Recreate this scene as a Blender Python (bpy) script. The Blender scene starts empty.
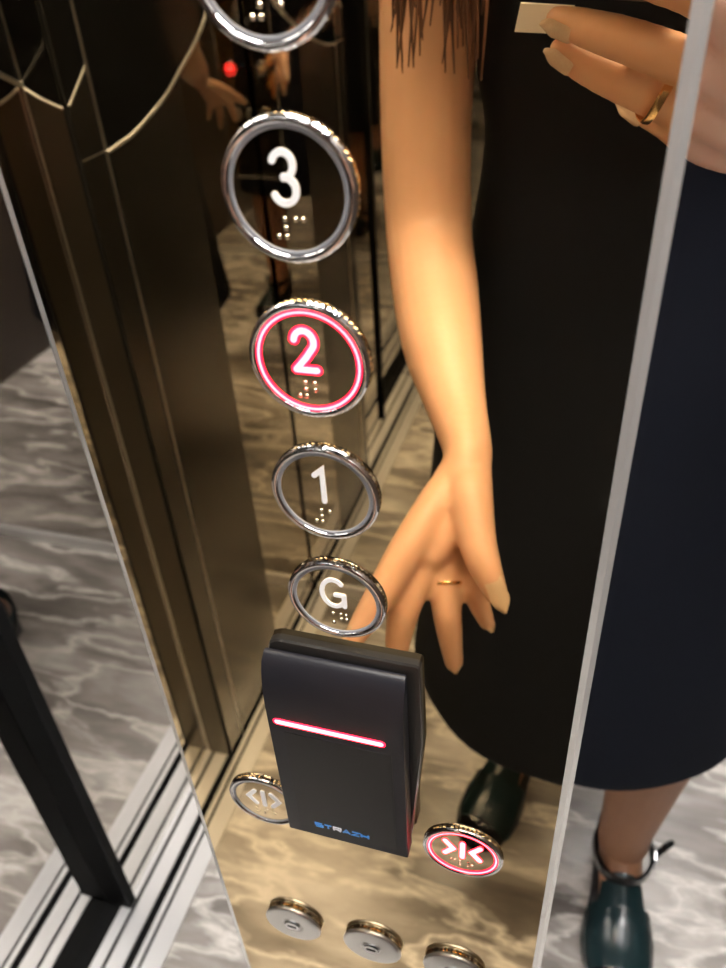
import bpy, bmesh, math, random
from mathutils import Vector, Matrix
random.seed(7)
PI = math.pi
SC = bpy.context.scene
COL = SC.collection

# ------------------------------------------------------------------ helpers
def link(name, me, mat=None, parent=None):
    o = bpy.data.objects.new(name, me)
    COL.objects.link(o)
    if mat is not None:
        for m in (mat if isinstance(mat, (list, tuple)) else [mat]):
            me.materials.append(m)
    if parent is not None:
        o.parent = parent
    return o

def from_bm(name, bm, mat=None, parent=None, smooth=True, angle=0.6):
    bmesh.ops.recalc_face_normals(bm, faces=bm.faces)
    me = bpy.data.meshes.new(name)
    bm.to_mesh(me); bm.free()
    if smooth:
        for p in me.polygons: p.use_smooth = True
        try: me.set_sharp_from_angle(angle=angle)
        except Exception: pass
    return link(name, me, mat, parent)

def tag(o, label=None, cat=None, group=None, kind=None):
    if label: o['label'] = label
    if cat: o['category'] = cat
    if group: o['group'] = group
    if kind: o['kind'] = kind
    return o

def thing(name, label, cat, loc=(0, 0, 0), group=None):
    o = bpy.data.objects.new(name, None)
    o.empty_display_size = 0.02
    COL.objects.link(o); o.location = loc
    return tag(o, label, cat, group)

def box(bm, x0, x1, y0, y1, z0, z1):
    v = [bm.verts.new((x, y, z)) for x in (x0, x1) for y in (y0, y1) for z in (z0, z1)]
    for f in ((0,1,3,2),(4,6,7,5),(0,4,5,1),(2,3,7,6),(0,2,6,4),(1,5,7,3)):
        bm.faces.new([v[i] for i in f])

def box_obj(name, b, mat, parent=None, bevel=0.0):
    bm = bmesh.new(); box(bm, *b)
    if bevel:
        bmesh.ops.bevel(bm, geom=bm.edges[:], offset=bevel, segments=3, profile=0.5, affect='EDGES')
    return from_bm(name, bm, mat, parent, smooth=bevel > 0)

def lathe(bm, prof, n=96, c=(0, 0, 0), tooth=None):
    """profile of (radius, y) turned about the Y axis"""
    rows = []
    for k, (r, y) in enumerate(prof):
        if r < 1e-6:
            rows.append([bm.verts.new((c[0], c[1] + y, c[2]))]); continue
        row = []
        for i in range(n):
            a = 2 * PI * i / n
            rr = r
            if tooth and k in tooth and i % 2: rr = r - tooth[k]
            row.append(bm.verts.new((c[0] + rr * math.cos(a), c[1] + y, c[2] + rr * math.sin(a))))
        rows.append(row)
    for a, b in zip(rows, rows[1:]):
        for i in range(n):
            j = (i + 1) % n
            if len(a) == 1 and len(b) == 1: continue
            if len(a) == 1: bm.faces.new((a[0], b[i], b[j]))
            elif len(b) == 1: bm.faces.new((a[i], a[j], b[0]))
            else: bm.faces.new((a[i], a[j], b[j], b[i]))

def arc(cx, cz, rx, rz, a0, a1, n=14):
    return [(cx + rx * math.cos(math.radians(a0 + (a1 - a0) * i / n)), cz + rz * math.sin(math.radians(a0 + (a1 - a0) * i / n))) for i in range(n + 1)]

def stroke(bm, pts, w, y0, y1, c=(0, 0), s=1.0, rnd=True):
    """a flat raised line of width w along pts in the XZ plane, from depth y0 to y1"""
    P = [Vector((c[0] + p[0] * s, c[1] + p[1] * s)) for p in pts]
    L, R = [], []
    n = len(P)
    for i in range(n):
        a = P[max(i - 1, 0)]; b = P[min(i + 1, n - 1)]
        t = (b - a).normalized()
        if 0 < i < n - 1:
            t1 = (P[i] - a).normalized(); t2 = (b - P[i]).normalized()
            t = (t1 + t2).normalized(); k = 1 / max(0.45, t.dot(t1))
        else: k = 1
        nrm = Vector((-t.y, t.x)) * (w / 2 * k)
        L.append(P[i] + nrm); R.append(P[i] - nrm)
    out = list(L)
    def cap(c0, d):
        a0 = math.atan2(d.y, d.x)
        return [c0 + Vector((math.cos(a0 + PI / 2 - PI * j / 8), math.sin(a0 + PI / 2 - PI * j / 8))) * (w / 2) for j in range(1, 8)]
    if rnd: out += cap(P[-1], P[-1] - P[-2])
    out += list(reversed(R))
    if rnd: out += cap(P[0], P[0] - P[1])
    # strip faces
    top = [[bm.verts.new((q.x, y1, q.y)) for q in ln] for ln in (L, R)]
    for i in range(n - 1):
        bm.faces.new((top[0][i], top[1][i], top[1][i + 1], top[0][i + 1]))
    if rnd:
        for (cc, d, l, r) in ((P[-1], P[-1] - P[-2], top[0][-1], top[1][-1]), (P[0], P[0] - P[1], top[1][0], top[0][0])):
            vs = [bm.verts.new((q.x, y1, q.y)) for q in cap(cc, d)]
            bm.faces.new([l] + vs + [r])
    o1 = [bm.verts.new((q.x, y1, q.y)) for q in out]; o0 = [bm.verts.new((q.x, y0, q.y)) for q in out]
    m = len(out)
    for i in range(m):
        j = (i + 1) % m
        bm.faces.new((o1[i], o1[j], o0[j], o0[i]))

def catmull(pts, n):
    if len(pts) < 3: 
        return [tuple(pts[0][k] + (pts[1][k] - pts[0][k]) * i / n for k in range(len(pts[0]))) for i in range(n + 1)]
    out = []
    Q = [pts[0]] + list(pts) + [pts[-1]]
    for i in range(1, len(Q) - 2):
        p0, p1, p2, p3 = Q[i - 1], Q[i], Q[i + 1], Q[i + 2]
        for j in range(n):
            t = j / n
            out.append(tuple(0.5 * ((2 * b) + (-a + c) * t + (2 * a - 5 * b + 4 * c - d) * t * t + (-a + 3 * b - 3 * c + d) * t ** 3) for a, b, c, d in zip(p0, p1, p2, p3)))
    out.append(tuple(pts[-1]))
    return out

def tube(bm, pts, seg=16, n=6, xdir=None, cap=True):
    """pts: (x, y, z, ra[, rb]) swept with rounded ends; ra lies along xdir"""
    pts = [tuple(p) if len(p) == 5 else (p[0], p[1], p[2], p[3], p[3]) for p in pts]
    S = catmull(pts, n)
    if cap:
        def endcap(a, b, flip):
            d = (Vector(a[:3]) - Vector(b[:3])).normalized(); r = min(a[3], a[4]); o = []
            for k in (0.35, 0.62, 0.82, 0.94, 0.985):
                f = math.sqrt(max(0, 1 - k * k)); q = Vector(a[:3]) + d * r * k
                o.append((q.x, q.y, q.z, a[3] * f, a[4] * f))
            return list(reversed(o)) if flip else o
        S = endcap(S[0], S[1], True) + S + endcap(S[-1], S[-2], False)
    rows = []; u = None
    for i, p in enumerate(S):
        a = Vector(S[max(i - 1, 0)][:3]); b = Vector(S[min(i + 1, len(S) - 1)][:3])
        t = (b - a).normalized()
        ref = Vector(xdir) if xdir else (u if u is not None else (Vector((1, 0, 0)) if abs(t.x) < 0.9 else Vector((0, 1, 0))))
        u = (ref - t * ref.dot(t)).normalized(); v = t.cross(u)
        c = Vector(p[:3])
        rows.append([bm.verts.new(c + u * (p[3] * math.cos(2 * PI * k / seg)) + v * (p[4] * math.sin(2 * PI * k / seg))) for k in range(seg)])
    for a, b in zip(rows, rows[1:]):
        for k in range(seg):
            j = (k + 1) % seg
            bm.faces.new((a[k], a[j], b[j], b[k]))
    bm.faces.new(list(reversed(rows[0]))); bm.faces.new(rows[-1])

def ellipsoid(bm, c, r, rot=None, seg=24, rings=14):
    M = Matrix.Translation(c) @ (rot.to_4x4() if rot else Matrix.Identity(4)) @ Matrix.Diagonal((r[0], r[1], r[2], 1))
    bmesh.ops.create_uvsphere(bm, u_segments=seg, v_segments=rings, radius=1.0, matrix=M)

def loft(bm, rings, close=True, capa=True, capb=True):
    rows = [[bm.verts.new(q) for q in r] for r in rings]
    n = len(rows[0])
    for a, b in zip(rows, rows[1:]):
        for k in range(n if close else n - 1):
            j = (k + 1) % n
            bm.faces.new((a[k], a[j], b[j], b[k]))
    if capa: bm.faces.new(list(reversed(rows[0])))
    if capb: bm.faces.new(rows[-1])

def remeshed(name, bm, voxel, mats, parent, smooth=4):
    bmesh.ops.recalc_face_normals(bm, faces=bm.faces)
    me = bpy.data.meshes.new(name + '_src'); bm.to_mesh(me); bm.free()
    tmp = bpy.data.objects.new(name + '_src', me); COL.objects.link(tmp)
    m = tmp.modifiers.new('r', 'REMESH'); m.mode = 'VOXEL'; m.voxel_size = voxel; m.use_smooth_shade = True
    s = tmp.modifiers.new('s', 'SMOOTH'); s.factor = 0.5; s.iterations = smooth
    dg = bpy.context.evaluated_depsgraph_get(); dg.update()
    out = bpy.data.meshes.new_from_object(tmp.evaluated_get(dg))
    out.name = name
    bpy.data.objects.remove(tmp, do_unlink=True); bpy.data.meshes.remove(me)
    out.materials.clear()
    for p in out.polygons: p.use_smooth = True
    return link(name, out, mats, parent)

# ------------------------------------------------------------------ materials
def pmat(name, col, metal=0.0, rough=0.5, emis=None, estr=0.0, spec=None, coat=0.0, sss=0.0, bump=None, vary=None, sheen=0.0):
    m = bpy.data.materials.new(name); m.use_nodes = True
    nt = m.node_tree; b = nt.nodes['Principled BSDF']
    b.inputs['Base Color'].default_value = (*col, 1)
    b.inputs['Metallic'].default_value = metal
    b.inputs['Roughness'].default_value = rough
    if spec is not None: b.inputs['Specular IOR Level'].default_value = spec
    if coat: b.inputs['Coat Weight'].default_value = coat; b.inputs['Coat Roughness'].default_value = 0.05
    if sss:
        b.inputs['Subsurface Weight'].default_value = sss; b.inputs['Subsurface Radius'].default_value = (0.01, 0.004, 0.002)
        b.inputs['Subsurface Scale'].default_value = 0.5
    if sheen: b.inputs['Sheen Weight'].default_value = sheen
    if emis: b.inputs['Emission Color'].default_value = (*emis, 1); b.inputs['Emission Strength'].default_value = estr
    if bump or vary:
        tc = nt.nodes.new('ShaderNodeTexCoord'); nz = nt.nodes.new('ShaderNodeTexNoise')
        mp = nt.nodes.new('ShaderNodeMapping'); nt.links.new(tc.outputs['Object'], mp.inputs[0]); nt.links.new(mp.outputs[0], nz.inputs['Vector'])
        sc = (bump or vary)[0]; mp.inputs['Scale'].default_value = sc if isinstance(sc, tuple) else (sc, sc, sc)
        nz.inputs['Scale'].default_value = 1.0; nz.inputs['Detail'].default_value = 4
        if bump:
            bp = nt.nodes.new('ShaderNodeBump'); bp.inputs['Strength'].default_value = bump[1]; bp.inputs['Distance'].default_value = bump[2]
            nt.links.new(nz.outputs['Fac'], bp.inputs['Height']); nt.links.new(bp.outputs[0], b.inputs['Normal'])
        if vary:
            mx = nt.nodes.new('ShaderNodeMix'); mx.data_type = 'RGBA'
            mx.inputs[6].default_value = (*vary[1], 1); mx.inputs[7].default_value = (*col, 1)
            nt.links.new(nz.outputs['Fac'], mx.inputs[0]); nt.links.new(mx.outputs[2], b.inputs['Base Color'])
    return m

def marble(name):
    m = bpy.data.materials.new(name); m.use_nodes = True
    nt = m.node_tree; N = nt.nodes; L = nt.links; b = N['Principled BSDF']
    tc = N.new('ShaderNodeTexCoord'); mp = N.new('ShaderNodeMapping')
    mp.inputs['Rotation'].default_value = (0, 0, math.radians(8))
    mp.inputs['Scale'].default_value = (1.5, 5.2, 1.0)
    L.new(tc.outputs['Object'], mp.inputs[0])
    n1 = N.new('ShaderNodeTexNoise'); n1.inputs['Scale'].default_value = 1.3; n1.inputs['Detail'].default_value = 5; n1.inputs['Roughness'].default_value = .55
    L.new(mp.outputs[0], n1.inputs['Vector'])
    sub = N.new('ShaderNodeVectorMath'); sub.operation = 'SCALE'; sub.inputs['Scale'].default_value = .95
    L.new(n1.outputs['Color'], sub.inputs[0])
    add = N.new('ShaderNodeVectorMath'); L.new(mp.outputs[0], add.inputs[0]); L.new(sub.outputs[0], add.inputs[1])
    n2 = N.new('ShaderNodeTexNoise'); n2.inputs['Scale'].default_value = 1.9; n2.inputs['Detail'].default_value = 6; n2.inputs['Roughness'].default_value = .5
    L.new(add.outputs[0], n2.inputs['Vector'])
    r1 = N.new('ShaderNodeValToRGB'); e = r1.color_ramp.elements
    e[0].position = .28; e[0].color = (.12, .105, .095, 1)
    e[1].position = .76; e[1].color = (.80, .77, .74, 1)
    for p, c in ((.42, (.22, .20, .18, 1)), (.52, (.36, .33, .30, 1)), (.62, (.55, .52, .485, 1))):
        q = e.new(p); q.color = c
    L.new(n2.outputs['Fac'], r1.inputs[0])
    # pale veins: thin level lines of a warped noise
    n3 = N.new('ShaderNodeTexNoise'); n3.inputs['Scale'].default_value = 1.7; n3.inputs['Detail'].default_value = 6; n3.inputs['Roughness'].default_value = .5
    ad2 = N.new('ShaderNodeVectorMath'); ad2.inputs[1].default_value = (3.1, 7.7, 0); L.new(add.outputs[0], ad2.inputs[0]); L.new(ad2.outputs[0], n3.inputs['Vector'])
    s = N.new('ShaderNodeMath'); s.operation = 'SUBTRACT'; s.inputs[1].default_value = .5; L.new(n3.outputs['Fac'], s.inputs[0])
    a = N.new('ShaderNodeMath'); a.operation = 'ABSOLUTE'; L.new(s.outputs[0], a.inputs[0])
    r2 = N.new('ShaderNodeValToRGB'); f = r2.color_ramp.elements
    f[0].position = 0; f[0].color = (1, 1, 1, 1); f[1].position = .045; f[1].color = (0, 0, 0, 1)
    q = f.new(.012); q.color = (.6, .6, .6, 1)
    L.new(a.outputs[0], r2.inputs[0])
    mx = N.new('ShaderNodeMix'); mx.data_type = 'RGBA'; mx.inputs[7].default_value = (.88, .84, .78, 1)
    L.new(r2.outputs[0], mx.inputs[0]); L.new(r1.outputs[0], mx.inputs[6])
    L.new(mx.outputs[2], b.inputs['Base Color'])
    b.inputs['Roughness'].default_value = .20; b.inputs['Specular IOR Level'].default_value = .5
    return m

M = {}
M['wall_mirror'] = pmat('neutral_mirror', (.80, .81, .84), 1, .0)
M['cabin_mirror'] = pmat('cabin_mirror', (.72, .70, .67), 1, .015)
M['door_steel'] = pmat('door_mirror_steel', (.62, .59, .55), 1, .03, bump=((3, 3, .6), .05, .002))
M['bronze'] = pmat('bronze_mirror', (.70, .545, .32), 1, .004)
M['bronze_face'] = pmat('bronze_button_face', (.60, .47, .29), 1, .01)
M['edge'] = pmat('polished_edge', (.62, .62, .62), .7, .26)
M['chrome'] = pmat('chrome', (.72, .73, .77), 1, .05)
M['knurl'] = pmat('knurled_chrome', (.86, .84, .80), 1, .08)
M['satin'] = pmat('satin_steel', (.62, .62, .62), 1, .28)
M['satin_dark'] = pmat('brushed_edge_steel', (.11, .10, .085), 1, .34)
M['hairline'] = pmat('hairline_steel', (.17, .155, .135), 1, .25, bump=((60, 60, 2), .1, .001))
M['alu'] = pmat('sill_aluminium', (.82, .82, .82), .6, .35)
M['black'] = pmat('black_gap', (.004, .004, .004), 0, .7, spec=.12)
M['black_glass'] = pmat('black_glass', (.004, .004, .004), 0, .06)
M['marble'] = marble('grey_marble')
M['wood'] = pmat('dark_laminate', (.05, .035, .025), 0, .35)
M['ceil'] = pmat('ceiling_steel', (.30, .29, .28), .7, .35)
M['fill_glow'] = pmat('fill_diffuser', (.9, .9, .88), 0, .5, (1, .95, .88), 32)  # glow of the added ceiling fill panel
M['spot'] = pmat('spot_lens', (.9, .9, .88), 0, .5, (1, .94, .84), 150)
M['ring_off'] = pmat('light_ring_unlit', (.20, .205, .225), 0, .35)
M['white'] = pmat('white_enamel', (.85, .85, .87), 0, .35)
M['red_on'] = pmat('red_glow', (.8, .02, .05), 0, .4, (1, .010, .06), 2.4)
M['white_on'] = pmat('hot_red_glow', (.9, .1, .1), 0, .4, (1, .045, .055), 22)
M['brass'] = pmat('braille_steel', (.80, .72, .55), 1, .18)
M['plastic'] = pmat('black_plastic', (.0095, .0095, .0125), 0, .38, spec=.2, bump=(900, .10, .0004))
M['plastic_flat'] = pmat('black_window', (.0055, .0055, .0065), 0, .30, spec=.2)
M['plastic_side'] = pmat('dark_plastic', (.012, .011, .010), 0, .28)
M['blue_ink'] = pmat('blue_ink', (.03, .22, .62), 0, .4)
M['grey_ink'] = pmat('grey_ink', (.62, .64, .68), 0, .4)
M['skin'] = pmat('skin', (.69, .42, .285), 0, .42, sss=.12, vary=(38, (.62, .35, .225)))
M['tights'] = pmat('sheer_tights', (.36, .175, .090), 0, .5, vary=(60, (.31, .145, .075)))
M['dress'] = pmat('navy_dress', (.0032, .0046, .0095), 0, .85, spec=.2, bump=(220, .12, .001))
M['hair'] = pmat('brown_hair', (.085, .034, .016), 0, .40, vary=((300, 300, 4), (.035, .014, .008)))
M['nail'] = pmat('nude_nail', (.78, .62, .45), 0, .12, coat=.5)
M['glitter'] = pmat('glitter_nail', (.88, .70, .56), .1, .22, coat=.4, vary=(900, (.98, .90, .78)))
M['gold'] = pmat('gold', (.98, .66, .34), 1, .22)
M['leather'] = pmat('teal_leather', (.022, .055, .060), 0, .22, coat=.3, bump=(120, .15, .001))
M['patent'] = pmat('black_patent', (.006, .008, .009), 0, .08, coat=.6)
M['sole'] = pmat('sole', (.01, .01, .01), 0, .5)
M['card'] = pmat('white_card', (.95, .95, .93), 0, .4)
M['phone'] = pmat('phone_case', (.020, .013, .012), 0, .30, bump=(700, .15, .0005))
M['screen'] = pmat('phone_glass', (.01, .01, .012), 0, .05)
M['eye'] = pmat('eye_white', (.8, .78, .75), 0, .1)
M['iris'] = pmat('iris', (.05, .03, .015), 0, .1)
M['lip'] = pmat('lips', (.50, .16, .13), 0, .35)

# ------------------------------------------------------------------ the cabin
XL, XR, W, H = -.535, .80, .985, 2.25
def struct(name, b, mat):
    o = box_obj(name, b, mat); o['kind'] = 'structure'; return o
struct('floor', (XL - .03, XR + .03, -.03, W + .03, -.04, 0), M['marble'])
struct('ceiling', (XL - .03, XR + .03, -.03, W + .03, H, H + .04), M['ceil'])
struct('wall_front', (XL, XR, -.03, 0, 0, H), M['wall_mirror'])
struct('wall_back', (XL, XR, W, W + .03, 0, H), M['cabin_mirror'])
struct('wall_right', (XR, XR + .03, -.03, W + .03, 0, H), M['wood'])
struct('wall_left', (XL - .03, XL, -.03, W + .03, 0, H), M['cabin_mirror'])
struct('baseboard_back', (-.44, XR, W - .006, W, 0, .028), M['alu'])
# sliding door: two telescopic leaves
d1 = struct('door_1', (-.530, -.500, .272, .545, .004, 2.12), M['door_steel'])
d2 = struct('door_2', (-.490, -.455, .549, W - .008, .004, 2.12), M['door_steel'])
box_obj('edge_seal', (-.534, -.492, .256, .2715, .004, 2.12), M['black'], d1)
box_obj('edge_profile', (-.498, -.4590, .5455, .5488, .004, 2.12), M['satin_dark'], d2)
box_obj('edge_seal', (-.4588, -.4545, .5452, .5488, .004, 2.12), M['black'], d2)
box_obj('edge_strip', (-.4990, -.4965, .5440, .5454, .004, 2.12), M['satin'], d2)
box_obj('brushed_panel', (-.4549, -.4541, .599, .780, .004, 2.12), M['hairline'], d2)
box_obj('edge_strip', (-.4549, -.4535, .592, .5965, .004, 2.12), M['satin'], d2)

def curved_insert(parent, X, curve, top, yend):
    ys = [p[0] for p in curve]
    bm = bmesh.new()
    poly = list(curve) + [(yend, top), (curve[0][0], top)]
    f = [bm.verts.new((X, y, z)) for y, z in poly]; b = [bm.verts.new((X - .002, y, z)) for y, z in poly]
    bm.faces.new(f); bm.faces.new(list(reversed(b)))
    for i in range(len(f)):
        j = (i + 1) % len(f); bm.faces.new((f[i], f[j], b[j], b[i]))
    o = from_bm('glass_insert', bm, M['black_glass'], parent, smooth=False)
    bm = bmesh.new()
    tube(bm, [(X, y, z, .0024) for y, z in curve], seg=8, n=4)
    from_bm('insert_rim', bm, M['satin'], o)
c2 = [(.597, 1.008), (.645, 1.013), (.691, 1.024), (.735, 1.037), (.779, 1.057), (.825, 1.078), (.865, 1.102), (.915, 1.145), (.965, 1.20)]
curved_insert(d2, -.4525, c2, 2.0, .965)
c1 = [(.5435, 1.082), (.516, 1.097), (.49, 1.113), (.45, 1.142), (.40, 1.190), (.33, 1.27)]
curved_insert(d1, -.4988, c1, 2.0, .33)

# the same trim carried over the narrow strip and the leading edge of the leaf
box_obj('brushed_panel', (-.4549, -.4541, .5495, .591, .004, 2.12), M['hairline'], d2)
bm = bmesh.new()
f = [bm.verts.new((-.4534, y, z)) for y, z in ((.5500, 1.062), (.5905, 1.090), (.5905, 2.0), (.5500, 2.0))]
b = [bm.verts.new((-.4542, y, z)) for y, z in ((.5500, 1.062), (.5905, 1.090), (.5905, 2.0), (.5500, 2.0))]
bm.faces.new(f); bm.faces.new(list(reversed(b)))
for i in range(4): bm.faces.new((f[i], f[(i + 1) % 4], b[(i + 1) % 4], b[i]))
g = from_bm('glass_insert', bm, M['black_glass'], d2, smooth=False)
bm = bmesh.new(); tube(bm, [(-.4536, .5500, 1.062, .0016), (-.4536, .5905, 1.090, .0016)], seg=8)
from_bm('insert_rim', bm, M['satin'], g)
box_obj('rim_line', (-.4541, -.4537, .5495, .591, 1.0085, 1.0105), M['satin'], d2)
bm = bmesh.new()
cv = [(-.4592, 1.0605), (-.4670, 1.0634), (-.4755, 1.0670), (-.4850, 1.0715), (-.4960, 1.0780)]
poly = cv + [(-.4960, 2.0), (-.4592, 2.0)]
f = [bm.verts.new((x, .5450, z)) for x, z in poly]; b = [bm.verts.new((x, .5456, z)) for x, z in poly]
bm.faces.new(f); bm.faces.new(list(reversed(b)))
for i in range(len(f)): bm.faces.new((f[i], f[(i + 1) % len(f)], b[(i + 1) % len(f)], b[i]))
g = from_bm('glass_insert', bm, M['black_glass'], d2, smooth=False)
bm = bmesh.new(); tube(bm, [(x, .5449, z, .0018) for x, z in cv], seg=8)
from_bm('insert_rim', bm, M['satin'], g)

# door sill with guide grooves
bm = bmesh.new()
for a, b in ((-.508, -.492), (-.486, -.462), (-.449, -.441), (-.436, -.408)):
    box(bm, a, b, 0, W - .001, 0, .004)
for x in (-.504, -.500, -.496, -.481, -.477, -.473, -.469, -.431, -.426, -.421, -.416):
    box(bm, x, x + .0022, 0, W - .001, .004, .0048)
o = from_bm('trim_1', bm, M['alu'], smooth=False); o['kind'] = 'structure'
bm = bmesh.new(); box(bm, XL, -.408, .0, W - .001, .0002, .0012)
o = from_bm('trim_2', bm, M['black'], smooth=False); o['kind'] = 'structure'

# glowing ceiling panels added as fill light, then the small downlights
M['fill_glow_bright'] = pmat('fill_diffuser_bright', (.9, .9, .88), 0, .5, (1, .95, .90), 58)
def fill_panel(x, y, s, label, mat='fill_glow'):
    t = thing('fill_light', label, 'ceiling light', (x, y, H), 'added fill lights')
    bm = bmesh.new(); box(bm, -s, s, -s, s, -.012, -.004)
    o = from_bm('diffuser', bm, M[mat], t, smooth=False)
    bm = bmesh.new()
    e = s + .015
    for b in ((-e, e, -e, -s), (-e, e, s, e), (-e, -s, -s, s), (s, e, -s, s)): box(bm, *b, -.016, 0)
    from_bm('frame', bm, M['satin'], t, smooth=False)
fill_panel(-.06, .29, .23, 'unseen square fill light added to the ceiling on the door side of the lift cabin')  # added soft fill, set near the panel wall to light the woman's front
fill_panel(.50, .29, .23, 'unseen square fill light added to the ceiling away from the door of the lift cabin', 'fill_glow_bright')  # second added panel, stronger, to brighten the floor on this side
def spot(x, y, label):
    t = thing('downlight', label, 'downlight', (x, y, H), 'small downlights around the ceiling panel')
    bm = bmesh.new()
    for k in range(24):
        pass
    bmesh.ops.create_cone(bm, cap_ends=True, segments=32, radius1=.024, radius2=.024, depth=.006, matrix=Matrix.Translation((0, 0, -.004)))
    from_bm('lens', bm, M['spot'], t)
    bm = bmesh.new()
    bmesh.ops.create_cone(bm, cap_ends=False, segments=32, radius1=.032, radius2=.034, depth=.010, matrix=Matrix.Translation((0, 0, -.005)))
    from_bm('rim', bm, M['chrome'], t)
for x, y, w in ((.58, .17, 'round downlight at the front right corner of the ceiling'), (.58, .80, 'round downlight at the rear right corner of the ceiling'),
                (-.30, .17, 'round downlight at the front door side of the ceiling'), (-.30, .80, 'round downlight at the rear door side of the ceiling')):
    spot(x, y, w)

# ------------------------------------------------------------------ control panel
ZB = 1.1491               # height of the button for floor 3
PX = .0846; PT = .0028; CH = .0040
cp = thing('control_panel', 'tall bronze tinted control panel with bright polished edges on the mirror wall', 'control panel', (0, 0, .62))
z0, z1 = -.02, .98
bm = bmesh.new(); box(bm, -PX + CH, PX - CH, .0002, PT, z0 + CH, z1 - CH)
from_bm('mirror_plate', bm, M['bronze'], cp, smooth=False)
bm = bmesh.new()
def rim(bm, x, a, b, y): return [bm.verts.new(q) for q in ((-x, y, a), (x, y, a), (x, y, b), (-x, y, b))]
r0 = rim(bm, PX, z0, z1, .0002); r1 = rim(bm, PX, z0, z1, .0005); r15 = rim(bm, PX - CH * .45, z0 + CH * .45, z1 - CH * .45, PT * .72); r2 = rim(bm, PX - CH, z0 + CH, z1 - CH, PT)
for a, b in ((r0, r1), (r1, r15), (r15, r2)):
    for i in range(4):
        j = (i + 1) % 4; bm.faces.new((a[i], a[j], b[j], b[i]))
tag(from_bm('bevelled_edge', bm, M['edge'], cp, smooth=False), 'bright polished slanted edge')

# ------------------------------------------------------------------ push buttons
RING = [(.0168, .0), (.0171, .0003), (.0171, .0006), (.0167, .0008), (.0167, .00095), (.0170, .0011), (.01695, .0014), (.0166, .0018), (.0162, .00205), (.0157, .0021), (.0152, .0019), (.0149, .0016), (.0148, .0013)]
GLY = {
 '4': [[(.10, .46), (-.30, -.16), (.30, -.16)], [(.13, .06), (.13, -.46)]],
 '3': [arc(0, .215, .225, .225, 160, -90), arc(0, -.225, .255, .235, 90, -158)],
 '2': [arc(0, .20, .245, .245, 172, -28) + [(.02, -.16), (-.25, -.44)], [(-.25, -.44), (.27, -.44)]],
 '1': [[(-.16, .27), (.06, .45), (.06, -.45)]],
 'G': [arc(.02, 0, .36, .46, 46, 322, 22), [(.07, -.05), (.33, -.05)], [(.33, -.05), (.33, -.42)]],
 'close': [[(-.64, .40), (-.34, 0), (-.64, -.40)], [(0, .44), (0, -.44)], [(.64, .40), (.34, 0), (.64, -.40)]],
 'open': [[(-.34, .40), (-.64, 0), (-.34, -.40)], [(0, .44), (0, -.44)], [(.34, .40), (.64, 0), (.34, -.40)]],
}
BR = {'4': [(3, 4, 5, 6), (1, 4, 5)], '3': [(3, 4, 5, 6), (1, 4)], '2': [(3, 4, 5, 6), (1, 2)], '1': [(3, 4, 5, 6), (1,)], 'G': [(4, 6), (1, 2, 4, 5)],
      'close': [(1, 4), (1, 2, 3), (1, 3, 5)], 'open': [(1, 3, 5), (1, 2, 3, 4), (1, 5)]}
def button(name, glyph, x, z, lit, label, cat, group):
    t = thing(name, label, cat, (x + {'4': -.0012, '3': -.0009, '2': -.0003, '1': .0003, 'G': .0005}.get(glyph, 0), PT, z - (.0007 if glyph != '4' else -.0011)), group)
    bm = bmesh.new(); lathe(bm, RING, 120, tooth={0: .0005, 1: .0005, 2: .0005})
    from_bm('chrome_ring', bm, M['chrome'], t, angle=.5)
    bm = bmesh.new(); lathe(bm, [(.0148, .0010), (.0148, .00145), (.0146, .0016), (.0141, .0016), (.0139, .0015), (.0139, .0010)] if not lit else [(.01455, .0010), (.01455, .0016), (.0139, .0016), (.0139, .0010)], 96)
    from_bm('light_ring', bm, M['white_on'] if lit else M['ring_off'], t)
    if lit:
        bm = bmesh.new(); lathe(bm, [(.0139, .0010), (.0139, .00148), (.01335, .00152), (.01335, .0010)], 96)
        lathe(bm, [(.0151, .0013), (.0151, .00165), (.0145, .0017), (.0145, .0013)], 96)
        from_bm('glow_edge', bm, M['red_on'], t)
    bm = bmesh.new(); lathe(bm, [(.0139, .0002), (.0139, .0012), (0, .0012)], 96)
    from_bm('face', bm, M['bronze_face'], t)
    door = glyph in ('close', 'open')
    s, cx_, cz_ = (.0115, 0, .0022) if door else (.0128, -.0008, .0027)
    w = .0021 if door else .00165
    GS = [[(q[0] * (1 if door else .88), q[1]) for q in ln] for ln in GLY[glyph]]
    if not door: cz_ += .0006
    if glyph == 'G': w = .0016
    if lit:
        bm = bmesh.new()
        for k, ln in enumerate(GS): stroke(bm, ln, w + (.0006 if door else .0014), .0012, .00130 + .00003 * k, (cx_, cz_), s)
        from_bm('glow_outline', bm, M['red_on'], t, smooth=False)
    bm = bmesh.new()
    for k, ln in enumerate(GS): stroke(bm, ln, w, .0012, .00155 + .00005 * k, (cx_, cz_), s)
    from_bm('symbol' if door else 'numeral', bm, M['white_on'] if lit else M['white'], t, smooth=False)
    bm = bmesh.new()
    cells = BR[glyph]
    for k, cell in enumerate(cells):
        ox = (k - (len(cells) - 1) / 2) * .0046 - .0002
        for d in cell:
            px = ox + (-.00095 if d <= 3 else .00095); pz = -.0063 - ((d - 1) % 3) * .0021
            if door: px *= .8; pz = -.0066 - ((d - 1) % 3) * .0015
            ellipsoid(bm, (px, .0012, pz), (.0007, .0006, .0007) if not door else (.0005, .0005, .0005), seg=12, rings=8)
    from_bm('braille_dots', bm, M['brass'], t)
    return t
GB = 'round floor buttons in one column'
button('floor_button', '4', 0, ZB + .0439, False, 'round chrome lift button cut off by the top of the photo, above button 3', 'button', GB)
button('floor_button', '3', 0, ZB, False, 'round chrome lift button with unlit white number 3 and braille', 'button', GB)
button('floor_button', '2', 0, ZB - .0439, True, 'round chrome lift button with number 2 and ring glowing red', 'button', GB)
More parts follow.
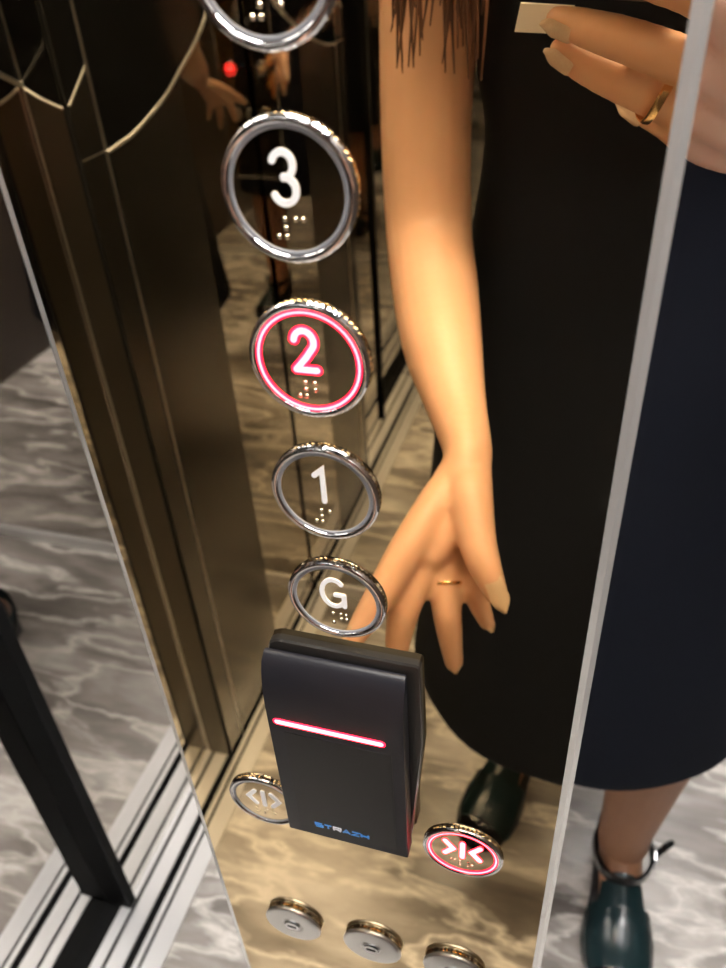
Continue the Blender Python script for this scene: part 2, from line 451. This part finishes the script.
button('floor_button', '1', 0, ZB - .0878, False, 'round chrome lift button with unlit white number 1 and braille', 'button', GB)
button('floor_button', 'G', 0, ZB - .1317, False, 'round chrome lift button with white letter G just above the card reader', 'button', GB)
GD = 'door buttons beside the card reader'
button('door_button', 'open', -.0440, .8820, False, 'unlit door opening button half hidden behind the card reader', 'button', GD)
button('door_button', 'close', .0455, .8805, True, 'red glowing door closing button with two arrows facing a bar', 'button', GD)

# key switches in the bottom row
def key_switch(x, label):
    t = thing('key_switch', label, 'key switch', (x, PT, .7700), 'steel key switches in the bottom row')
    bm = bmesh.new(); lathe(bm, [(.0140, 0), (.0150, .0003), (.0150, .0012), (.0136, .0014), (.0136, .0018)], 100, tooth={1: .0004, 2: .0004})
    from_bm('base_ring', bm, M['knurl'], t, angle=.4)
    bm = bmesh.new(); lathe(bm, [(.0130, .0016), (.0150, .0017), (.0154, .0020), (.0154, .0028), (.0148, .0034), (.0138, .0036), (.0060, .0036), (.0056, .0033), (.0050, .0033), (.0048, .0036), (0, .0036)], 96)
    from_bm('cap', bm, M['satin'], t, angle=.4)
    bm = bmesh.new(); lathe(bm, [(.0044, .0034), (.0044, .0041), (.0038, .0044), (0, .0044)], 48)
    b = from_bm('lock_barrel', bm, M['chrome'], t, angle=.4)
    bm = bmesh.new(); box(bm, -.0024, .0024, .0043, .00455, -.0007, .0007)
    from_bm('keyhole', bm, M['black'], b, smooth=False)
key_switch(-.0425, 'leftmost round steel key switch in the row below the card reader')
key_switch(.0010, 'middle round steel key switch, directly below the card reader')
key_switch(.0434, 'rightmost round steel key switch, cut off by the bottom of the photo')

# ------------------------------------------------------------------ card reader
ZR = .8835
cr = thing('card_reader', 'black card reader with rounded top and a glowing red bar, under the letter G button', 'card reader', (-.0015, PT, ZR))
def prism(name, prof, x0, x1, mat, parent, bev=.0012, off=(0, 0)):
    bm = bmesh.new()
    a = [bm.verts.new((x0, y - off[0], z - off[1])) for y, z in prof]; b = [bm.verts.new((x1, y - off[0], z - off[1])) for y, z in prof]
    bm.faces.new(a); bm.faces.new(list(reversed(b)))
    for i in range(len(a)):
        j = (i + 1) % len(a); bm.faces.new((a[i], a[j], b[j], b[i]))
    ed = [e for e in bm.edges if abs(e.verts[0].co.x - e.verts[1].co.x) < 1e-6]
    if bev: bmesh.ops.bevel(bm, geom=ed, offset=bev, segments=3, profile=.5, affect='EDGES')
    return from_bm(name, bm, mat, parent, angle=.5)
O = (PT, ZR)
FY = .0142
top = [(FY - .0070 * (1 - math.cos(t)), .9640 + .0255 * math.sin(t)) for t in [PI / 2 * i / 14 for i in range(15)]]
cover = [(.0066, ZR + .0005), (FY - .0006, ZR), (FY, ZR + .0006)] + top + [(.0066, .9894)]
fc = prism('front_cover', cover, -.0264, .0262, M['plastic'], cr, .0007, O)
bm = bmesh.new()
bp = [(-.0210, .004), (.0258, .004), (.0312, .066)] + [(.0306 - .0016 + .0016 * math.cos(t), .1088 + .0016 * math.sin(t)) for t in (0, .5, 1.0, 1.57)] + [(-.0205 + .0050 * math.cos(t), .1054 + .0050 * math.sin(t)) for t in (1.57, 2.0, 2.5, 3.14)] + [(-.0255, .06)]
loft(bm, [[(x, 0, z) for x, z in bp], [(x, .0026, z) for x, z in bp], [(x * .985, .0032, z * .985 + .001) for x, z in bp]])
from_bm('back_plate', bm, M['plastic_side'], cr, angle=.5)
prism('gap', [(.0055, ZR + .006), (.0068, ZR + .006), (.0068, .9875), (.0055, .9875)], -.0220, .0215, M['black'], cr, 0, O)
fy = FY - PT
box_obj('display_window', (-.0205, .0215, fy - .0002, fy + .0001, .0045, .0690), M['plastic_flat'], fc)
bm = bmesh.new(); stroke(bm, [(-.0225, .0747), (.0178, .0747)], .0034, fy - .0002, fy + .0002)
from_bm('light_bar_glow', bm, M['red_on'], fc, smooth=False)
bm = bmesh.new(); stroke(bm, [(-.0224, .0747), (.0177, .0747)], .0021, fy - .0002, fy + .0004)
from_bm('light_bar', bm, M['white_on'], cr, smooth=False)
LT = {'S': [[(1, 1), (0, 1), (0, .5), (1, .5), (1, 0), (0, 0)]], 'T': [[(0, 1), (1, 1)], [(.5, 1), (.5, 0)]],
      'R': [[(0, 0), (0, 1), (1, 1), (1, .45), (0, .45)], [(.5, .45), (1, 0)]], 'A': [[(0, 0), (.5, 1), (1, 0)], [(.2, .3), (.8, .3)]],
      'Z': [[(0, 1), (1, 1), (0, 0), (1, 0)]], 'H': [[(0, 1), (0, 0)], [(1, 1), (1, 0)], [(0, .5), (1, .5)]]}
for chars, mat in (('STAZH', 'blue_ink'), ('R', 'grey_ink')):
    bm = bmesh.new()
    for i, ch in enumerate('STRAZH'):
        if ch not in chars: continue
        for k, ln in enumerate(LT[ch]):
            stroke(bm, [(-.0134 + i * .0040 + px * .0030, .0078 + pz * .0024) for px, pz in ln], .00075, fy, fy + .00020 + .00003 * k, rnd=False)
    tag(from_bm('lettering', bm, M[mat], cr, smooth=False), 'blue lettering' if mat == 'blue_ink' else 'grey middle letter of the lettering')

# ------------------------------------------------------------------ the woman in front of the panel, her phone and card
PL = (.10, .52, 0)
pr = thing('person', 'person in a sleeveless navy dress photographing the panel, seen only in the mirrors', 'person', PL)
def loc(p): return (p[0] - PL[0], p[1] - PL[1], p[2]) + tuple(p[3:])
def T(bm, pts, **k): tube(bm, [loc(p) for p in pts], **k)
bm = bmesh.new()
# torso, neck
T(bm, [(.10, .535, .78, .150, .115), (.10, .54, .87, .160, .118), (.10, .53, .97, .132, .100), (.10, .525, 1.05, .124, .092), (.10, .52, 1.17, .140, .108), (.10, .525, 1.27, .142, .092), (.10, .53, 1.335, .118, .070), (.10, .53, 1.375, .062, .052)], xdir=(1, 0, 0), seg=28)
T(bm, [(.10, .53, 1.34, .056), (.10, .522, 1.42, .048), (.10, .512, 1.50, .050)], seg=20)
for s in (-1, 1):   # bust
    ellipsoid(bm, loc((.10 + s * .058, .440, 1.165)), (.055, .040, .055))
# head, looking down at the phone
HC = Vector((.10, .490, 1.565)); HR = Matrix.Rotation(math.radians(18), 3, 'X')
def HP(x, y, z): return tuple(HC + HR @ Vector((x, y, z)) - Vector(PL))
ellipsoid(bm, HP(0, .012, .030), (.072, .090, .085), HR)
ellipsoid(bm, HP(0, -.020, -.030), (.060, .066, .070), HR)
ellipsoid(bm, HP(0, -.046, -.080), (.029, .029, .026), HR)
tube(bm, [HP(0, -.074, .018) + (.0065,), HP(0, -.086, -.010) + (.0072,), HP(0, -.092, -.030) + (.0088, .0078)], seg=12)
for s in (-1, 1):
    ellipsoid(bm, HP(s * .009, -.084, -.032), (.0065, .0075, .0055), HR)
    ellipsoid(bm, HP(s * .030, -.060, .028), (.020, .010, .007), HR)
    ellipsoid(bm, HP(s * .034, -.046, -.024), (.026, .026, .026), HR)
    ellipsoid(bm, HP(s * .072, .010, -.005), (.008, .018, .030), HR)
# left arm and hand (at the door side)
LW = (-.0021, .270, .8951)
T(bm, [(-.035, .528, 1.325, .046), (-.066, .515, 1.27, .044), (-.0765, .492, 1.16, .038), (-.0785, .480, 1.064, .036), (-.0725, .462, .985, .0355), (-.057, .415, .953, .0345), (-.0387, .360, .929, .0300), (-.018, .310, .909, .0215), LW + (.0165, .0205), (-.006, .252, .882, .018)], seg=24)
ID = [(-.0273, .205, .8645), (-.0382, .180, .8474), (-.0452, .165, .8367), (-.0520, .150, .8270)]
MD = [(-.0190, .210, .8514), (-.0264, .185, .8290), (-.0290, .1765, .8100), (-.0305, .170, .7903)]
RD = [(-.0064, .215, .8443), (-.0007, .195, .8234), (.0030, .189, .8040), (.0067, .185, .7819)]
KD = [(.0034, .225, .8394), (.0132, .210, .8328), (.0192, .2065, .8200), (.0253, .205, .8054)]
TD = [(.0050, .240, .8853), (.0138, .215, .8726), (.0218, .200, .8630), (.0315, .1905, .8485)]
for F, r in ((ID, .0114), (MD, .0112), (RD, .0104), (KD, .0090)):
    mid = tuple((LW[k] * .55 + F[0][k] * .45) for k in range(3))
    T(bm, [(LW[0], LW[1] - .006, LW[2] - .006, .0135), mid + (.0135,), F[0] + (r * 1.12,), F[1] + (r * .98,), F[2] + (r * .84,), F[3] + (r * .62,)], seg=14)
T(bm, [LW + (.014,), (.001, .240, .874, .0150), (-.009, .218, .862, .0125), (-.014, .208, .856, .0105)], seg=12)
T(bm, [LW + (.014,), (-.004, .238, .872, .016), (-.002, .226, .856, .0125)], seg=12)
T(bm, [(-.012, .232, .866, .011), (-.005, .236, .858, .011), (.001, .240, .852, .010)], seg=12)
T(bm, [(LW[0] + .002, LW[1] - .004, LW[2] - .004, .0150), TD[0] + (.0155,), TD[1] + (.0130,), TD[2] + (.0110,), TD[3] + (.0078,)], seg=14)
# right arm and hand (holding the phone)
RW = (.163, .272, 1.092)
T(bm, [(.235, .528, 1.325, .046), (.272, .515, 1.26, .044), (.296, .482, 1.16, .038), (.305, .445, 1.085, .036), (.285, .405, 1.068, .0345), (.235, .345, 1.075, .030), (.190, .298, 1.086, .0215), RW + (.0165, .0205), (.152, .262, 1.100, .018)], seg=24)
MF = [(.1052, .2172, 1.1368), (.0732, .2023, 1.1508), (.0539, .2061, 1.1561), (.0399, .2095, 1.1596)]
RF = [(.1066, .2323, 1.1166), (.0714, .2168, 1.1336), (.0527, .2189, 1.1409), (.0410, .2193, 1.1472)]
KF = [(.1097, .2494, 1.0998), (.0920, .2340, 1.1140), (.0818, .2350, 1.1187), (.0732, .2350, 1.1236)]
XF = [(.1014, .1975, 1.1629), (.0760, .1850, 1.1748), (.0640, .1880, 1.1775), (.0560, .1890, 1.1795)]
for F, r in ((XF, .0082), (MF, .0089), (RF, .0086), (KF, .0074)):
    mid = tuple((RW[k] * .5 + F[0][k] * .5) for k in range(3))
    T(bm, [(RW[0] - .004, RW[1] - .004, RW[2] + .003, .0135), mid + (.0130,), F[0] + (r * 1.12,), F[1] + (r * .99,), F[2] + (r * .86,), F[3] + (r * .64,)], seg=14)
RT = [(.146, .262, 1.122), (.128, .250, 1.150), (.1085, .2360, 1.1640), (.0870, .2270, 1.1760)]
T(bm, [(RW[0] - .004, RW[1] - .002, RW[2] + .006, .0150), RT[0] + (.0155,), RT[1] + (.0120,), RT[2] + (.0100,), RT[3] + (.0070,)], seg=14)
# legs and feet
T(bm, [(.175, .535, .82, .088), (.185, .525, .66, .070), (.210, .515, .50, .056), (.215, .520, .42, .056), (.216, .528, .33, .060), (.210, .520, .22, .048), (.2015, .500, .135, .037), (.2005, .498, .100, .036)], seg=24)
T(bm, [(.200, .528, .075, .028), (.2005, .485, .076, .031), (.204, .435, .052, .029, .022), (.208, .385, .030, .037, .016), (.210, .350, .024, .030, .012)], seg=18, xdir=(1, 0, 0))
T(bm, [(.025, .540, .82, .088), (.025, .560, .66, .070), (.022, .585, .50, .054), (.026, .610, .42, .052), (.032, .650, .33, .055), (.036, .672, .22, .043), (.036, .660, .135, .034), (.035, .660, .100, .033)], seg=24)
T(bm, [(.042, .690, .075, .028), (.032, .648, .076, .031), (.018, .600, .052, .029, .022), (.002, .552, .030, .037, .016), (-.008, .520, .024, .030, .012)], seg=18, xdir=(1, -.3, 0))
body = remeshed('body', bm, .0023, [M['skin'], M['tights']], pr, 5)
for p in body.data.polygons:
    if p.center.z < .74: p.material_index = 1
# nails
def nail(name, F, up, mat, r, ext=.004, ln=.0085):
    a = Vector(F[2]); b = Vector(F[3]); d = (b - a).normalized(); u = Vector(up); u = (u - d * u.dot(d)).normalized(); s = d.cross(u)
    bm = bmesh.new(); rows = []; w = r * .60
    for i in range(11):
        t = i / 10; y = -ln + (ln + ext + r * .5) * t
        half = w * (.92 + .08 * t if t < .6 else max(.14, math.cos((t - .6) / .4 * PI / 2.15)))
        if i == 0: half *= .8
        h = r * (.90 - .12 * t - .16 * t * t)
        row = []
        for j in range(7):
            q = (j - 3) / 3
            row.append(b + d * y + s * (half * q) + u * (h - .30 * w * q * q) - Vector(PL))
        rows.append(row)
    loft(bm, rows, close=False, capa=False, capb=False)
    bmesh.ops.solidify(bm, geom=bm.faces[:], thickness=.0007)
    return from_bm('nail', bm, mat, body)
nail('n', TD, (.30, -.70, .60), M['nail'], .0105, .008, .0125)
nail('n', ID, (-.55, .1, .55), M['nail'], .0090, .004); nail('n', MD, (-.75, -.3, -.2), M['nail'], .0088, .004)
nail('n', RD, (-.2, .9, -.2), M['nail'], .0082, .0085); nail('n', KD, (.0, .8, -.5), M['nail'], .0072, .008)
for F in (XF, MF, RF, KF): nail('n', F, (-.26, -.76, -.59), M['glitter'], .0080, .002)
nail('n', RT, (.26, .76, .59), M['glitter'], .0090, .003)
def finger_ring(c, d, r, tr, mat, wave=0, label=None):
    d = Vector(d).normalized(); u = d.orthogonal().normalized(); v = d.cross(u); bm = bmesh.new(); n = 48; rows = []
    for i in range(n):
        a = 2 * PI * i / n; e = u * math.cos(a) + v * math.sin(a); cc = Vector(c) - Vector(PL) + d * (wave * math.sin(2 * a))
        rows.append([cc + e * (r + tr * .5 * math.cos(2 * PI * k / 8)) + d * (tr * math.sin(2 * PI * k / 8)) for k in range(8)])
    rows.append(rows[0])
    loft(bm, rows, capa=False, capb=False); bmesh.ops.remove_doubles(bm, verts=bm.verts, dist=1e-6)
    return tag(from_bm('finger_ring', bm, mat, body), label)
def lerp(a, b, t): return tuple(a[k] + (b[k] - a[k]) * t for k in range(3))
finger_ring(lerp(RD[0], RD[1], .45), Vector(RD[1]) - Vector(RD[0]), .0117, .0012, M['gold'], 0, 'thin gold finger ring')
finger_ring((.0822, .2185, 1.1292), Vector(RF[1]) - Vector(RF[0]), .0103, .0022, M['gold'], .0014, 'wavy gold finger ring')
# face
for s in (-1, 1):
    bm = bmesh.new(); ellipsoid(bm, HP(s * .031, -.0600, .010), (.0125, .0085, .0062), HR); e = from_bm('eye', bm, M['eye'], body)
    bm = bmesh.new(); ellipsoid(bm, HP(s * .031, -.0668, .008), (.0050, .0025, .0050), HR); from_bm('iris', bm, M['iris'], e)
    bm = bmesh.new(); tube(bm, [HP(s * .013, -.0740, .033) + (.0018,), HP(s * .032, -.0690, .038) + (.0022,), HP(s * .050, -.0555, .032) + (.0012,)], seg=8); from_bm('eyebrow', bm, M['hair'], body)
bm = bmesh.new(); tube(bm, [HP(-.021, -.0745, -.059) + (.002, .0025), HP(0, -.0815, -.057) + (.0034, .0048), HP(.021, -.0745, -.059) + (.002, .0025)], seg=10); from_bm('lips', bm, M['lip'], body)

# dress
def ell(cx_, cy_, z, rx, ry, n=72, ripple=0.0, ph=0.0):
    out = []
    for i in range(n):
        a = 2 * PI * i / n; k = 1 + ripple * math.sin(5 * a + ph) + ripple * .6 * math.sin(9 * a + 1.3)
        out.append(loc((cx_ + rx * k * math.cos(a), cy_ + ry * k * math.sin(a), z)))
    return out
sec = [(.10, .536, .450, .204, .202, .012), (.10, .536, .455, .206, .204, .012), (.10, .537, .56, .197, .188, .010), (.10, .538, .68, .188, .165, .007), (.10, .540, .78, .180, .145, .003), (.10, .541, .87, .172, .132, 0), (.10, .535, .95, .152, .116, 0),
       (.10, .527, 1.04, .138, .106, 0), (.10, .518, 1.10, .144, .122, 0), (.10, .506, 1.165, .150, .140, 0), (.10, .514, 1.22, .150, .124, 0), (.10, .524, 1.28, .149, .103, 0), (.10, .528, 1.32, .136, .085, 0), (.10, .530, 1.350, .112, .074, 0), (.10, .530, 1.368, .084, .066, 0)]
prof = catmull([(a, b, c, d, e, f) for a, b, c, d, e, f in sec], 4)
bm = bmesh.new(); loft(bm, [ell(*p[:5], ripple=p[5]) for p in prof], capa=False, capb=False)
bmesh.ops.recalc_face_normals(bm, faces=bm.faces)
bmesh.ops.solidify(bm, geom=bm.faces[:], thickness=.0025)
dress = from_bm('dress', bm, M['dress'], pr, angle=1.2)

# hair: a cap and long locks
bm = bmesh.new()
ellipsoid(bm, HP(0, .022, .040), (.080, .094, .088), HR, 32, 20)
for v in list(bm.verts):
    q = HR.inverted() @ (v.co + Vector(PL) - HC)
    if q.y < -.045 and q.z < .075: bm.verts.remove(v)
hair = from_bm('hair', bm, M['hair'], pr)
bm = bmesh.new()
for i in range(64):
    f = i / 63; a = PI * (.02 + .96 * f)            # from the left temple round the back to the right
    s = Vector(HP(.070 * math.cos(PI - a), .02 + .075 * math.sin(a), .05 + random.uniform(-.02, .03)))
    x = .10 + .115 * math.cos(PI - a) - PL[0]; y = .56 + .060 * math.sin(a) - PL[1]
    zend = random.uniform(1.10, 1.18)
    j = lambda k=.008: random.uniform(-k, k)
    tube(bm, [tuple(s) + (.010, .006), (s.x * 1.15 + j(), s.y + .02 * math.sin(a) + j(), 1.48, .012, .006), (x * .8 + j(), y + .025 + j(), 1.36, .012, .006), (x + j(), y + .035 + j(), 1.25, .010, .005), (x + j(.015), y + .03 + j(.01), zend, .0015, .001)], seg=7, n=5)
for side, n_, zt in ((-1, 60, 1.118), (1, 24, 1.16)):     # locks falling over the front of each shoulder
    for i in range(n_):
        j = lambda k=.008: random.uniform(-k, k)
        s = Vector(HP(side * .074, random.uniform(-.03, .04), random.uniform(0, .05)))
        if side < 0:
            ex = random.uniform(-.092, -.018); ey = .412 + j(.012); ez = zt + random.uniform(-.012, .055) - .10 * (ex + .055)
            mx_ = (-.050 + .4 * (ex + .055), .440)
        else:
            ex = random.uniform(.17, .25); ey = .410; ez = zt + random.uniform(-.03, .04); mx_ = (.20, .430)
        tube(bm, [tuple(s) + (.008, .005), (s.x + side * .010 + j(), s.y - .01, 1.47, .010, .005), (mx_[0] - PL[0] + j(.012), mx_[1] - PL[1] + j(), 1.33, .009, .005), (mx_[0] * .4 + ex * .6 - PL[0] + j(.012), mx_[1] - .012 - PL[1] + j(), 1.23, .004, .003), (mx_[0] * .15 + ex * .85 - PL[0] + j(.006), ey + .006 - PL[1], (1.23 + ez) / 2, .0018, .0014), (ex - PL[0], ey - PL[1], ez, .0005, .0004)], seg=6, n=5)
from_bm('long_locks', bm, M['hair'], hair)

# shoes
def shoe(ax, ay, bx, by, label):
    """from the heel point (ax, ay) to the toe point (bx, by)"""
    sh = bpy.data.objects.new('shoe', None); COL.objects.link(sh); sh.parent = pr
    sh.location = (ax - PL[0], ay - PL[1], 0); d = Vector((bx - ax, by - ay, 0)); Lg = d.length
    sh.rotation_euler = (0, 0, math.atan2(d.y, d.x)); sh['label'] = label
    def hgt(t): return .046 * max(0, 1 - t / .62) ** 1.2 + .006     # height of the foot bed above the floor
    W_ = [(0, .020), (.08, .029), (.25, .033), (.42, .036), (.58, .044), (.70, .047), (.82, .044), (.92, .033), (.975, .017), (1, .004)]
    def wid(t):
        for (t0, w0), (t1, w1) in zip(W_, W_[1:]):
            if t <= t1: return w0 + (w1 - w0) * (t - t0) / (t1 - t0)
    bm = bmesh.new(); rings = []
    for i in range(29):
        t = i / 28; w_ = wid(t); h = hgt(t)
        rings.append([(t * Lg, y * w_, z) for y, z in ((-1, h), (-.6, h + .002), (.6, h + .002), (1, h), (1, h - .005), (-1, h - .005))])
    loft(bm, rings); from_bm('sole', bm, M['sole'], sh)
    bm = bmesh.new(); rings = []                                     # vamp and toe
    for i in range(18):
        t = .57 + .435 * i / 17; tt = min(t, 1.0); w_ = wid(tt) + .002; h = hgt(tt)
        up = .048 * (1 - ((tt - .57) / .44) ** 1.7) + .017 * (1 - max(0, (tt - .9) / .1) ** 2)
        rings.append([(t * Lg, w_ * math.cos(PI * k / 16), h - .002 + up * math.sin(PI * k / 16) ** .75) for k in range(17)])
    loft(bm, rings, close=False, capa=False, capb=False)
    bmesh.ops.solidify(bm, geom=bm.faces[:], thickness=.0016); from_bm('vamp', bm, M['leather'], sh)
    bm = bmesh.new(); rings = []
    for i in range(8):
        t = .885 + .12 * i / 7; tt = min(t, 1.0); w_ = wid(tt) + .0035; h = hgt(tt)
        up = .0022 + .048 * (1 - ((tt - .57) / .44) ** 1.7) + .017 * (1 - max(0, (tt - .9) / .1) ** 2)
        rings.append([(t * Lg + .001, w_ * math.cos(PI * k / 16), h - .002 + up * math.sin(PI * k / 16) ** .75) for k in range(17)])
    loft(bm, rings, close=False, capa=False, capb=False)
    bmesh.ops.solidify(bm, geom=bm.faces[:], thickness=.0012); tag(from_bm('toe_cap', bm, M['patent'], sh), 'shiny black toe cap')
    bm = bmesh.new(); rings = []                                     # tongue from the vamp up to the ankle strap
    for i in range(10):
        t = i / 9; x = Lg * (.62 - .16 * t); z = .065 + .022 * t; w_ = .033 * (1 - .22 * t)
        rings.append([(x - abs(q) ** 2 * .004, w_ * q, z + .008 - .020 * q * q) for q in [(k - 4) / 4 for k in range(9)]])
    loft(bm, rings, close=False, capa=False, capb=False)
    bmesh.ops.solidify(bm, geom=bm.faces[:], thickness=.0018); from_bm('tongue', bm, M['leather'], sh)
    bm = bmesh.new(); rings = []                                     # heel cup
    for i in range(25):
        a = PI * (.5 + i / 24); x = .036 + .046 * math.cos(a); y = .034 * math.sin(a); e = abs(i - 12) / 12
        x += .035 * max(0, e - .7)
        hh = hgt(max(0, x / Lg)); rings.append([(x, y * .90, hh - .003), (x, y * 1.02, hh + .015), (x + .001, y * 1.0, hh + .034 - .010 * e), (x + .003, y * .96, hh + .052 - .022 * e)])
    loft(bm, rings, close=False, capa=False, capb=False)
    bmesh.ops.solidify(bm, geom=bm.faces[:], thickness=.0018); from_bm('heel_cup', bm, M['leather'], sh)
    bm = bmesh.new()                                                 # block heel
    loft(bm, [[(x * s + .004, y * s, z) for x, y in ((.0, -.020), (.012, -.027), (.045, -.027), (.050, -.020), (.050, .020), (.045, .027), (.012, .027), (.0, .020))] for s, z in ((.86, 0), (.9, .02), (1.0, .044))])
    from_bm('heel', bm, M['sole'], sh)
    bm = bmesh.new(); rings = []                                     # ankle strap
    cx0 = Lg * .335
    for i in range(41):
        a = 2 * PI * i / 40; x = cx0 + .046 * math.cos(a) - .006; y = .0385 * math.sin(a); z = .0925 - .004 * math.cos(a)
        n_ = Vector((math.cos(a), math.sin(a), 0))
        rings.append([(x + n_.x * o, y + n_.y * o, z + dz) for o, dz in ((-.001, -.008), (.0042, -.008), (.0050, .0), (.0042, .008), (-.001, .008))])
    loft(bm, rings, capa=False, capb=False); bmesh.ops.remove_doubles(bm, verts=bm.verts, dist=1e-6)
    st = from_bm('ankle_strap', bm, M['patent'], sh, smooth=False)
    bm = bmesh.new(); rings = []
    for i in range(9):
        t = i / 8; c = Vector((cx0 - .004 - .016 * t, .042 + .024 * t, .088 + .022 * math.sin(t * 1.6)))
        w_ = .0072 * (1 if t < .8 else math.sqrt(max(.1, 1 - ((t - .8) / .22) ** 2)))
        rings.append([tuple(c + Vector((-w_, .0016, -w_ * .5 + .001))), tuple(c + Vector((-w_, -.0012, -w_ * .5 - .001))), tuple(c + Vector((w_, -.0012, w_ * .5 - .001))), tuple(c + Vector((w_, .0016, w_ * .5 + .001)))])
    loft(bm, rings); from_bm('strap_end', bm, M['patent'], st, smooth=False)
    bm = bmesh.new(); cc = Vector((cx0 - .002, .0425, .087))
    for b in ((-.009, .009, -.011, -.0085), (-.009, .009, .0085, .011), (-.009, -.0065, -.011, .011), (.0065, .009, -.011, .011)):
        box(bm, cc.x + b[0], cc.x + b[1], cc.y, cc.y + .0022, cc.z + b[2], cc.z + b[3])
    from_bm('buckle', bm, M['chrome'], st, smooth=False)
    return sh
shoe(.1975, .562, .2115, .320, 'right ankle strap shoe, set forward')
shoe(.0500, .722, -.0150, .489, 'left ankle strap shoe, set back')

# phone, built in the frame of the camera it carries
CX = Vector((.95677, -.28575, -.05423)); CY = Vector((.12694, .57801, -.80610)); CZ = Vector((-.26169, -.76436, -.58929)); CC = Vector((.0719, .1773, 1.2))
ph = thing('phone', 'dark smartphone in a case, held upright in front of the person', 'phone', CC, None)
ph['own_frame'] = 1                      # local: x right, y up, z back towards its holder
def rounded(x0, x1, y0, y1, r, n=6):
    out = []
    for cx_, cy_, a in ((x1 - r, y1 - r, 0), (x0 + r, y1 - r, 90), (x0 + r, y0 + r, 180), (x1 - r, y0 + r, 270)):
        for k in range(n + 1):
            t = math.radians(a + 90 * k / n); out.append((cx_ + r * math.cos(t), cy_ + r * math.sin(t)))
    return out
bm = bmesh.new()
def slab(bm, P, zs):
    loft(bm, [[(x + (cx0 - x) * s, y + (cy0 - y) * s, z) for x, y in P for cx0, cy0 in ((-.02, .02),)] for s, z in zs])
slab(bm, rounded(-.055, .0125, -.047, .091, .009), ((.03, .0032), (.004, .0040), (0, .0052), (0, .0090), (.004, .0102), (.02, .0106)))
from_bm('case', bm, M['phone'], ph)
bm = bmesh.new(); slab(bm, rounded(-.052, .0095, -.043, .087, .006), ((0, .0104), (0, .0109), (.01, .0110)))
from_bm('screen', bm, M['screen'], ph)
bm = bmesh.new(); bmesh.ops.create_cone(bm, cap_ends=True, segments=40, radius1=.0042, radius2=.0046, depth=.0012, matrix=Matrix.Translation((0, 0, .0028)))
from_bm('lens', bm, M['black_glass'], ph)
cd = thing('card', 'blank white card pinched between the phone and the fingertips', 'card', (.0300, .2163, 1.1600))
bm = bmesh.new()
q = [Vector(v) - Vector((.0300, .2163, 1.1600)) for v in ((.0201, .2268, 1.1536), (.0233, .2168, 1.1652), (.0460, .2100, 1.1640), (.0437, .2195, 1.1530))]
nrm = CZ * -.0008
a = [bm.verts.new(v) for v in q]; b = [bm.verts.new(v + nrm) for v in q]
bm.faces.new(a); bm.faces.new(list(reversed(b)))
for i in range(4): bm.faces.new((a[i], a[(i + 1) % 4], b[(i + 1) % 4], b[i]))
from_bm('card_sheet', bm, M['card'], cd, smooth=False)


# ------------------------------------------------------------------ camera and view
cam = bpy.data.cameras.new('camera'); co = bpy.data.objects.new('camera', cam); COL.objects.link(co)
# everything above is laid out with Y pointing out of the panel wall; turn it so that the wall is looked at along +Y
FLIP = Matrix.Diagonal((1, -1, 1, 1))
for o in list(SC.objects):
    if o is co or o.get('own_frame'): 
        if 'own_frame' in o: del o['own_frame']
        continue
    keep = o.parent is not None and o.parent.name == 'phone'
    if o.type == 'MESH' and not keep:
        o.data.transform(FLIP); o.data.flip_normals()
    if not keep: o.matrix_basis = FLIP @ o.matrix_basis @ FLIP
FRAME = Matrix(((.95677, .28575, -.05423), (-.12694, .57801, .80610), (.26169, -.76436, .58929))).transposed()   # right, up, back of the camera
FRAME_AT = Vector((.0719, -.1773, 1.2))
bpy.data.objects['phone'].location = FRAME_AT
bpy.data.objects['phone'].rotation_euler = FRAME.to_euler()
co.location = FRAME_AT; co.rotation_euler = FRAME.to_euler()
cam.sensor_fit = 'VERTICAL'; cam.sensor_height = 36.0; cam.sensor_width = 27.0; cam.lens = 783.0 / 968 * 36.0
cam.dof.use_dof = True; cam.dof.focus_distance = .285; cam.dof.aperture_fstop = 14.0
cam.clip_start = .004; cam.clip_end = 50
SC.camera = co
w = bpy.data.worlds.new('world'); SC.world = w; w.use_nodes = True
w.node_tree.nodes['Background'].inputs[0].default_value = (.0, .0, .0, 1)
vs = SC.view_settings
vs.view_transform = 'Standard'; vs.look = 'None'; vs.gamma = 1; vs.exposure = 0.0
try: vs.use_curve_mapping = False
except Exception: pass
SC.cycles.max_bounces = 16; SC.cycles.glossy_bounces = 12; SC.cycles.diffuse_bounces = 4
SC.cycles.sample_clamp_indirect = 6.0
try: SC.cycles.use_denoising = True
except Exception: pass
